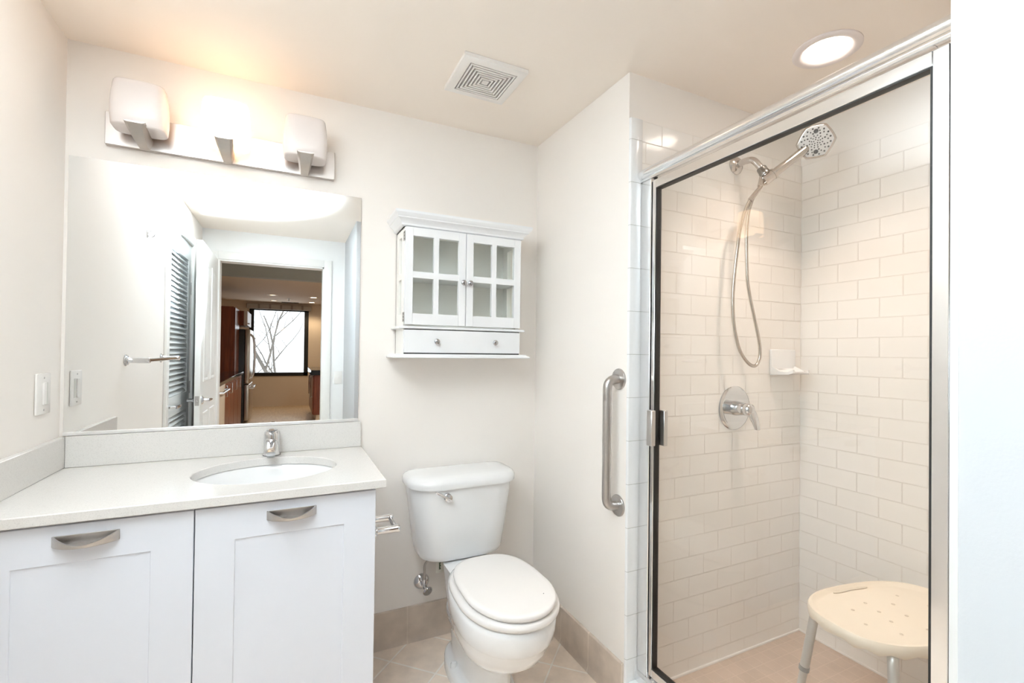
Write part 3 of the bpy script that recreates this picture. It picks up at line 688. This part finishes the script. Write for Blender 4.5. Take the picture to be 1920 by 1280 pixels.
# ------------------------------------------------------------------ shower stool
ss = thing('shower_stool', 'beige plastic bath stool on grey legs inside the shower', 'stool', (2.365, -1.20, .04))
CX, CYs, A_, B_, TH = 2.368, -1.205, .262, .166, math.radians(-9)
def sring(k, z, e=2.7, n=72, scal=0, off=0):
    out = []
    for i in range(n):
        a = 2*PI*i/n; c, s = math.cos(a), math.sin(a)
        x = math.copysign(abs(c)**(2/e), c)*(A_*k+off); y = math.copysign(abs(s)**(2/e), s)*(B_*k+off)
        X = x*math.cos(TH)-y*math.sin(TH); Y = x*math.sin(TH)+y*math.cos(TH)
        out.append(Vector((CX+X, CYs+Y, z+(scal*math.sin(i*PI/2) if scal else 0))))
    return out
zs = .455
bm = nb(); ring_faces(bm, [sring(.90, zs-.028), sring(.965, zs-.036, scal=.004), sring(.99, zs-.030, scal=.003), sring(1.0, zs-.016), sring(.998, zs-.006), sring(.985, zs), sring(.955, zs+.001), sring(.93, zs-.004), sring(.905, zs-.009), sring(.87, zs-.011), sring(.3, zs-.012)])
seat = obj('seat', bm, BONE, ss, 50)
DRAINH = mat('drain_hole', (.66, .57, .46), .5)
for (lx, ly) in ((-.11, .05), (-.03, .07), (.05, .04), (.12, .075), (-.15, -.02), (-.06, -.03), (.02, -.02), (.09, -.05), (-.1, -.085), (0, -.09), (.15, .0), (-.04, .02)):
    X = CX+lx*math.cos(TH)-ly*math.sin(TH); Y = CYs+lx*math.sin(TH)+ly*math.cos(TH)
    bm = nb(); lathe(bm, [(.0055, 0), (.0045, .0012), (.003, .0004), (0, .0003)], (X, Y, zs-.0118), (0, 0, 1), 12)
    obj('drain_hole', bm, DRAINH, seat)
for sy in (1, -1):      # hand-hold slots along the two long edges
    bm = nb(); rings = []
    for k in range(13):
        t = k/12; lx = -.075+.15*t; ly = sy*(.142+.006*math.sin(t*PI))
        X = CX+lx*math.cos(TH)-ly*math.sin(TH); Y = CYs+lx*math.sin(TH)+ly*math.cos(TH)
        r = .0075*min(1, 6*min(t, 1-t)+.2)
        rings.append([Vector((X, Y+r*math.cos(a), zs-.0085+.0012*math.sin(a))) for a in [2*PI*q/8 for q in range(8)]])
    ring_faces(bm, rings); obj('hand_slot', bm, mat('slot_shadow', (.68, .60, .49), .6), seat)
for sx in (-1, 1):
    for sy in (-1, 1):
        lx, ly = sx*.160, sy*.098
        def wl(a, b): return (CX+a*math.cos(TH)-b*math.sin(TH), CYs+a*math.sin(TH)+b*math.cos(TH))
        p0 = wl(lx*.75, ly*.75); p1 = wl(lx+sx*.022, ly+sy*.02); p2 = wl(lx+sx*.062, ly+sy*.06)
        bm = nb(); top = Vector((*p0, zs-.034)); kn = Vector((*p1, zs-.036)); ft = Vector((*p2, .055))
        mid = kn.lerp(ft, .52)
        tube(bm, [top]+bend(top, kn, ft, .032, 8)+[mid], .0135, 16)
        lg = obj('leg', bm, ALUM_GREY, ss, 60)
        bm = nb(); tube(bm, [mid, mid+(ft-mid)*.08], .0155, 16); obj('collar', bm, GREYP, lg)
        bm = nb(); tube(bm, [mid, ft], .0115, 16); obj('extension', bm, ALUM_GREY, lg)
        bm = nb(); lathe(bm, [(.020, .0405), (.021, .046), (.016, .06), (.0135, .085)], (ft.x, ft.y, 0), (0, 0, 1), 18); obj('rubber_foot', bm, mat('rubber_tip', (.45, .44, .42), .7), lg)
        bm = nb(); box(bm, mid.x-.003+.013, mid.x+.003+.013, mid.y-.003, mid.y+.003, mid.z+.04, mid.z+.046, .001, 1); obj('snap_button', bm, DARK, lg)

# ------------------------------------------------------------------ things seen in the mirror, this side of the doorway
tb = thing('towel_bar', 'chrome towel bar on the wall seen in the mirror', 'towel bar', (0, -.995, 1.18))
for yy in (-.672, -1.318):
    bm = nb(); lathe(bm, [(.026, .0003), (.026, .004), (.020, .007), (.021, .011), (.014, .014), (.011, .02), (.013, .045), (.0135, .088), (.010, .092), (0, .0925)], (0, yy, 1.18), (1, 0, 0), 26); obj('post', bm, CHROME, tb)
bm = nb(); tube(bm, [(.078, -.672, 1.18), (.078, -1.318, 1.18)], .0085, 18); obj('bar', bm, CHROME, tb)
hk = thing('robe_hook', 'small chrome robe hook high on the wall seen in the mirror', 'hook', (0, -.99, 1.82))
bm = nb(); box(bm, .0003, .004, -.98, -1.0, 1.80, 1.84, .001, 1); obj('plate', bm, CHROME, hk)
bm = nb(); tube(bm, smooth_path([(.003, -.99, 1.812), (.02, -.99, 1.806), (.03, -.99, 1.815), (.03, -.99, 1.828)], 5), .003, 10); tube(bm, [(.003, -.99, 1.832), (.022, -.99, 1.838)], .003, 10); obj('prong', bm, CHROME, hk)
rg = thing('ceiling_register', 'white ceiling air register with dark slots seen in the mirror', 'vent', (.455, -1.36, H))
bm = nb(); box(bm, .328, .582, -1.29, -1.432, H-.0005, H-.007, .002, 1); obj('face', bm, PLASTIC, rg)
bm = nb(); box(bm, .415, .50, -1.325, -1.400, H-.007, H-.0078)
for k in (0, 1, 2):
    box(bm, .367+k*.013, .372+k*.013, -1.325, -1.40, H-.007, H-.0078); box(bm, .513+k*.013, .520+k*.013, -1.325, -1.40, H-.007, H-.0078)
obj('slots', bm, mat('register_slot', (.22, .23, .26), .8), rg)
bm = nb()
for k in range(6): box(bm, .417, .498, -1.329-k*.0125, -1.332-k*.0125, H-.0078, H-.0082)
obj('damper', bm, GREYP, rg)
# louvered closet door in the left wall
bm = nb()
for y0, y1, z0, z1 in ((-1.385, -1.452, 0, 2.065), (-2.205, -2.272, 0, 2.065), (-1.452, -2.205, 2.0, 2.065)): box(bm, .0003, .017, y0, y1, z0, z1, .003, 2)
struct('trim_4', bm, TRIMP, 'white casing round the closet door')
bm = nb(); y0, y1 = -1.455, -2.202
box(bm, -.038, -.004, y0, y0-.085, .012, 1.995, .001, 1); box(bm, -.038, -.004, y1, y1+.085, .012, 1.995, .001, 1)
for za, zb2 in ((.012, .19), (.80, .925), (1.875, 1.995)): box(bm, -.038, -.004, y0-.085, y1+.085, za, zb2)
ld = struct('door_2', bm, LOUV, 'white louvered closet door seen in the mirror', 'door')
for z0, z1 in ((.19, .80), (.925, 1.875)):
    bm = nb(); n_ = int(round((z1-z0)/.0345))
    for k in range(n_):
        zc = z0+(k+.5)*(z1-z0)/n_
        ring_faces(bm, [[Vector((-.037, y, zc+.014)), Vector((-.033, y, zc+.019)), Vector((-.006, y, zc-.012)), Vector((-.010, y, zc-.017))] for y in (y0-.083, y1+.083)])
    obj('louver_slats', bm, LOUV, ld)
for z in (1.68, .95, .22):
    bm = nb(); box(bm, -.003, .004, -2.199, -2.216, z-.045, z+.045, .001, 1); obj('hinge', bm, STEEL, ld)
bm = nb(); lathe(bm, [(.030, 0), (.030, .004), (.022, .010), (.012, .014), (.0105, .05)], (-.004, -1.497, .875), (1, 0, 0), 22)
tube(bm, [(.044, -1.497, .875), (.048, -1.51, .875), (.048, -1.61, .874)], [.0105, .0105, .0085], 14); obj('lever_handle', bm, CHROME, ld)
# bathroom door, swung open against the closet
xo0, xo1, ya, yb_ = .080, .115, -2.625, -1.868
bm = nb(); box(bm, xo0, xo1, ya, yb_, .01, 1.985, .0015, 1)
d1 = struct('door_1', bm, TRIMP, 'white bathroom door standing open seen in the mirror', 'door')
for xs, sg in ((xo1, 1), (xo0, -1)):
    for z0, z1 in ((.22, .78), (1.0, 1.86)):
        for a, b in ((ya+.11, (ya+yb_)/2-.05), ((ya+yb_)/2+.05, yb_-.11)):
            bm = nb()
            def pr(i, o): return [Vector((xs+sg*o, y, z)) for y, z in ((a+i, z0+i), (b-i, z0+i), (b-i, z1-i), (a+i, z1-i))]
            ring_faces(bm, [pr(0, .0002), pr(.004, .005), pr(.016, .005), pr(.024, .0005), pr(.045, .006), pr(.06, .006)], False, True)
            obj('raised_panel', bm, TRIMP, d1)
for sg, xs in ((1, xo1), (-1, xo0)):
    bm = nb(); lathe(bm, [(.031, 0), (.031, .004), (.024, .010), (.013, .014), (.011, .02), (.011, .045)], (xs, yb_-.062, .875), (sg, 0, 0), 24)
    tube(bm, [(xs+sg*.042, yb_-.062, .875), (xs+sg*.046, yb_-.075, .875), (xs+sg*.046, yb_-.165, .873)], [.0105, .0105, .0085], 14)
    obj('lever_handle', bm, CHROME, d1)
bm = nb(); box(bm, xo0+.005, xo1-.005, yb_-.0005, yb_+.0012, .842, .908); lathe(bm, [(.008, 0), (.006, .006), (0, .008)], ((xo0+xo1)/2, yb_, .875), (0, 1, 0), 14); obj('latch_plate', bm, STEEL, d1)
# doorway casing
bm = nb()
for x0, x1, z0, z1 in ((OX1, OX1+.065, 0, OZ+.065), (OX0-.05, OX0, 0, OZ+.065), (OX0, OX1, OZ, OZ+.065)): box(bm, x0, x1, DY+.0003, DY+.016, z0, z1, .003, 2)
box(bm, OX1-.012, OX1+.0002, DY+.004, DY-.124, 0, OZ); box(bm, OX0-.0002, OX0+.012, DY-.0, DY-.124, 0, OZ); box(bm, OX0, OX1, DY+.004, DY-.124, OZ-.012, OZ)
struct('trim_5', bm, TRIMP, 'white casing round the doorway')
lsw = thing('light_switch', 'white toggle switch plate by the doorway seen in the mirror', 'light switch', (1.075, DY, .98))
bm = nb(); box(bm, 1.04, 1.11, DY+.0003, DY+.006, .925, 1.04, .002, 2); obj('wall_plate', bm, PLASTIC, lsw)
bm = nb(); box(bm, 1.07, 1.08, DY+.006, DY+.016, .975, .995, .002, 1); obj('toggle', bm, PLASTIC, lsw)

# ------------------------------------------------------------------ kitchen beyond the doorway (mirror only)
KY0, KY1, KS = DY-.12, -9.4, -5.5
bm = nb(); box(bm, -2.2, 3.2, KY0, KY1-.3, -.1, 0); struct('floor_kitchen', bm, OAKF, 'pale kitchen floor')
bm = nb(); box(bm, -2.3, -2.2, KY0, KY1-.3, 0, 2.9); struct('wall_kitchen_left', bm, KWALL, 'beige kitchen wall behind the fridge')
bm = nb(); box(bm, 3.2, 3.3, KY0, KY1-.3, 0, 2.9); struct('wall_kitchen_right', bm, KWALL, 'beige kitchen wall by the base cabinet')
bm = nb(); box(bm, -2.2, -.6, KY0+.02, KY0+.12, 0, 2.9); box(bm, 2.9, 3.2, KY0+.02, KY0+.12, 0, 2.9); box(bm, -.6, 2.95, KY0+.02, KY0+.14, 2.7, 2.9); box(bm, -.6, -.12, KY0, KY0+.1, 0, 2.9)
struct('wall_hall', bm, KWALL, 'hall side of the bathroom wall')
bm = nb(); box(bm, -2.2, 3.2, KY0, KS, 2.6, 2.7); struct('ceiling_hall', bm, KCEIL, 'hall ceiling beyond the doorway')
bm = nb(); box(bm, -2.2, 3.2, KS, KS-.12, 2.24, 2.7); struct('wall_soffit', bm, SOFFIT, 'grey soffit over the kitchen')
bm = nb(); box(bm, -2.2, 3.2, KS-.121, KY1-.2, 2.24, 2.4); struct('ceiling_kitchen', bm, KCEIL, 'low kitchen ceiling with recessed lights')
WX0, WX1, WZ0, WZ1 = -.107, 1.04, .655, 2.085
bm = nb(); box(bm, -2.2, WX0, KY1, KY1-.2, 0, 2.4); box(bm, WX1, 3.2, KY1, KY1-.2, 0, 2.4); box(bm, WX0, WX1, KY1, KY1-.2, 0, WZ0); box(bm, WX0, WX1, KY1, KY1-.2, WZ1, 2.4)
struct('wall_kitchen_far', bm, KWALL, 'beige kitchen wall around the window')
bm = nb()
for x0, x1, z0, z1 in ((WX0, WX0+.085, WZ0, WZ1), (WX1-.085, WX1, WZ0, WZ1), (WX0, WX1, WZ0, WZ0+.075), (WX0, WX1, WZ1-.02, WZ1)): box(bm, x0, x1, KY1+.01, KY1-.08, z0, z1)
wn = struct('window_1', bm, BLACK, 'black framed kitchen window seen in the mirror', 'window')
bm = nb(); box(bm, WX0+.08, WX1-.08, KY1-.04, KY1-.046, WZ0+.07, WZ1-.015); obj('pane', bm, GLASS, wn)
bs = thing('blind_headrail', 'grey rolled blind headrail above the kitchen window', 'blind', (.46, KY1, 2.1))
bm = nb(); box(bm, WX0-.05, WX1+.05, KY1+.001, KY1+.09, 2.09, 2.19, .004, 1); obj('rail', bm, mat('headrail_grey', (.42, .37, .32), .5), bs)
BRKT = mat('bracket_brown', (.25, .21, .18), .5)
for k in range(5):
    bm = nb(); box(bm, .05+k*.21, .09+k*.21, KY1+.09, KY1+.098, 2.095, 2.185); obj('bracket', bm, BRKT, bs)
# fridge
fr = thing('refrigerator', 'black sided steel front refrigerator in the kitchen', 'refrigerator', (-.25, -7.3, 0))
bm = nb(); box(bm, -.75, .0, -6.9, -7.75, .02, 1.56, .01, 2); obj('body', bm, FRIDGE_BLK, fr)
bm = nb(); box(bm, .003, .075, -6.9, -7.75, .66, 1.56, .012, 3); fd = obj('door', bm, STAIN, fr)
bm = nb(); tube(bm, smooth_path([(.07, -7.0, .74), (.125, -7.0, .80), (.145, -7.0, 1.1), (.125, -7.0, 1.4), (.07, -7.0, 1.48)], 6), .017, 12); obj('handle', bm, CHROME, fd)
bm = nb(); box(bm, .003, .075, -6.9, -7.75, .05, .645, .012, 3); fz = obj('freezer_drawer', bm, STAIN, fr)
bm = nb(); tube(bm, [(.07, -6.98, .58), (.13, -6.98, .585), (.13, -7.68, .585), (.07, -7.68, .58)], .016, 12); obj('handle', bm, CHROME, fz)
pc = thing('pantry_panel', 'dark cherry tall kitchen cabinet between counter and refrigerator', 'cabinet', (-.45, -6.3, 0))
bm = nb(); box(bm, -1.0, -.095, -6.2, -6.85, .0, 1.87, .003, 1); obj('body', bm, CHERRY, pc)
bm = nb(); box(bm, -.095, -.076, -6.21, -6.84, .1, 1.86, .002, 1); obj('door', bm, CHERRY, pc)
uc = thing('upper_cabinet', 'cherry cabinet with a painted light reflection on its door edge, mounted over the refrigerator', 'cabinet', (-.3, -7.3, 1.6))
bm = nb(); box(bm, -.75, -.02, -6.9, -7.75, 1.62, 1.86, .003, 1); obj('body', bm, CHERRY, uc)
bm = nb(); box(bm, -.018, .035, -6.905, -7.745, 1.62, 1.86, .003, 1); ud = obj('door', bm, mat('door_light_reflection', (.50, .42, .36), .35), uc)  # pale colour paints light reflecting off the cabinet door
bm = nb(); lathe(bm, [(.012, 0), (.012, .02), (.018, .026), (0, .03)], (.035, -7.0, 1.655), (1, 0, 0), 14); obj('knob', bm, CHROME, ud)
# counter run on the near left
dw = thing('dishwasher', 'grey dishwasher with a bar handle under the black counter seen in the mirror', 'dishwasher', (-.4, -3.8, 0))
bm = nb(); box(bm, -.75, .0, -3.45, -4.06, .02, .853, .004, 1); obj('body', bm, GREYP, dw)
bm = nb(); box(bm, .001, .035, -3.46, -4.05, .10, .853, .006, 2); dd = obj('door', bm, mat('dishwasher_front', (.62, .50, .37), .35), dw)
bm = nb(); tube(bm, [(.03, -3.5, .79), (.075, -3.5, .79), (.075, -4.0, .79), (.03, -4.0, .79)], .013, 12); obj('handle', bm, CHROME, dd)
bc = thing('base_cabinet', 'cherry base cabinet beyond the dishwasher seen in the mirror', 'cabinet', (-.4, -4.6, 0))
bm = nb(); box(bm, -.75, .0, -4.07, -6.19, .0, .853, .003, 1); obj('body', bm, CHERRY, bc)
for k in range(4):
    bm = nb(); box(bm, .001, .02, -4.08-k*.53, -4.59-k*.53, .10, .845, .003, 1); q = obj('door', bm, CHERRY, bc)
    bm = nb(); tube(bm, [(.018, -4.14-k*.53, .70), (.045, -4.14-k*.53, .70), (.045, -4.14-k*.53, .82), (.018, -4.14-k*.53, .82)], .006, 8); obj('handle', bm, CHROME, q)
bm = nb(); box(bm, -.75, .045, -3.43, -6.19, .855, .895, .003, 1); o = obj('kitchen_counter', bm, GRANITE); tag(o, 'black stone counter over the dishwasher seen in the mirror', 'countertop')
rb = thing('kitchen_island', 'cherry base cabinet with bar handle under a black counter by the far kitchen wall', 'cabinet', (1.5, -7.2, 0))
bm = nb(); box(bm, 1.05, 1.9, -6.72, -8.2, .12, .80, .003, 1); obj('body', bm, CHERRY, rb)
bm = nb(); box(bm, 1.09, 1.9, -6.75, -8.2, .0, .12); obj('toe_kick', bm, mat('toe_kick', (.62, .46, .30), .5), rb)
for k in range(2):
    bm = nb(); box(bm, 1.03, 1.049, -6.73-k*.735, -7.455-k*.735, .13, .79, .003, 1); q = obj('door', bm, CHERRY, rb)
    bm = nb(); tube(bm, [(1.035, -6.8-k*.735, .42), (1.0, -6.8-k*.735, .42), (1.0, -6.8-k*.735, .76), (1.035, -6.8-k*.735, .76)], .008, 8); obj('handle', bm, CHROME, q)
bm = nb(); box(bm, 1.0, 1.95, -6.68, -8.25, .802, .885, .003, 1); o = obj('island_counter', bm, GRANITE); tag(o, 'thick black stone counter on the far kitchen base cabinet', 'countertop')
# ceiling items
KL = emis('kitchen_lamp', (1.0, .80, .55), 14); KLo = mat('kitchen_lamp_off', (.75, .62, .48), .4)
first = None
for i, (x, y, lit, lab) in enumerate(((1.07, -7.85, True, 'brightest kitchen recessed light, nearer of the two over the island side'), (.37, -7.8, False, 'dim kitchen recessed light nearer the soffit on the refrigerator side'), (.36, -8.9, False, 'dim kitchen recessed light nearest the window on the refrigerator side'), (1.08, -8.9, True, 'bright kitchen recessed light nearest the window on the island side'))):
    k = thing('recessed_light', lab, 'recessed light', (x, y, 2.24), 'recessed lights in the kitchen ceiling')
    bm = nb(); lathe(bm, [(.085, -.0005), (.085, -.005), (.06, -.007), (.055, -.001)], (x, y, 2.24), (0, 0, 1), 28, False, False); obj('trim_ring', bm, KLo, k)
    bm = nb(); lathe(bm, [(.056, -.002), (0, -.003)], (x, y, 2.24), (0, 0, 1), 24, False, False); obj('lens', bm, KL if lit else emis('kitchen_lamp_dim', (1, .8, .55), 2.2), k)
sk2 = thing('sprinkler_head', 'small fire sprinkler head on the kitchen ceiling', 'sprinkler', (.64, -8.35, 2.24))
bm = nb(); lathe(bm, [(.03, -.0005), (.03, -.006), (.009, -.009), (.009, -.05), (.022, -.052), (.022, -.055), (0, -.056)], (.64, -8.35, 2.24), (0, 0, 1), 16); obj('body', bm, STEEL, sk2)
bm = nb(); box(bm, .50, .83, -9.12, -9.20, 2.232, 2.2395); o = obj('slot_vent', bm, mat('slot_vent', (.08, .07, .06), .7)); tag(o, 'dark slot air vent on the kitchen ceiling near the window', 'vent')
# bare tree outside the window
bm = nb()
def branch(p, d, L, r, lev):
    p = Vector(p); d = Vector(d).normalized(); pts = [p]; rr = [r]
    for k in range(5):
        d = (d+Vector((random.uniform(-.18, .18), random.uniform(-.1, .1), random.uniform(-.08, .16)))).normalized()
        p = p+d*L/5; pts.append(p); rr.append(r*(1-.13*(k+1)))
    tube(bm, pts, rr, 6)
    if lev:
        for k in range(4 if lev > 1 else 3):
            q = pts[1+k % 5]
            nd = (d+Vector((random.choice((-1, 1))*random.uniform(.5, 1.0), random.uniform(-.3, .3), random.uniform(-.1, .5)))).normalized()
            branch(q, nd, L*random.uniform(.5, .7), rr[1+k % 5]*.6, lev-1)
branch((.9, -16, -3.0), (0, 0, 1), 4.6, .15, 3); branch((-1.1, -17, -3.0), (.05, 0, 1), 4.8, .13, 3)
o = obj('bare_tree', bm, BARK, None, 80); tag(o, 'bare winter tree outside the kitchen window', 'tree')
# kitchen lamps, and an unseen fill spot added to brighten the hall
light('hall_fill_light', 'SPOT', (1.9, -4.1, 2.57), 150, (.93, .97, 1.0), .06, aim=(1.9, -4.1, 0), spot=2.5)
light('kitchen_can_light', 'SPOT', (1.07, -7.85, 2.21), 20, (1.0, .78, .52), .05, aim=(1.07, -7.85, 0), spot=2.4)
light('kitchen_can_light', 'SPOT', (1.08, -8.9, 2.21), 20, (1.0, .78, .52), .05, aim=(1.08, -8.9, 0), spot=2.4)
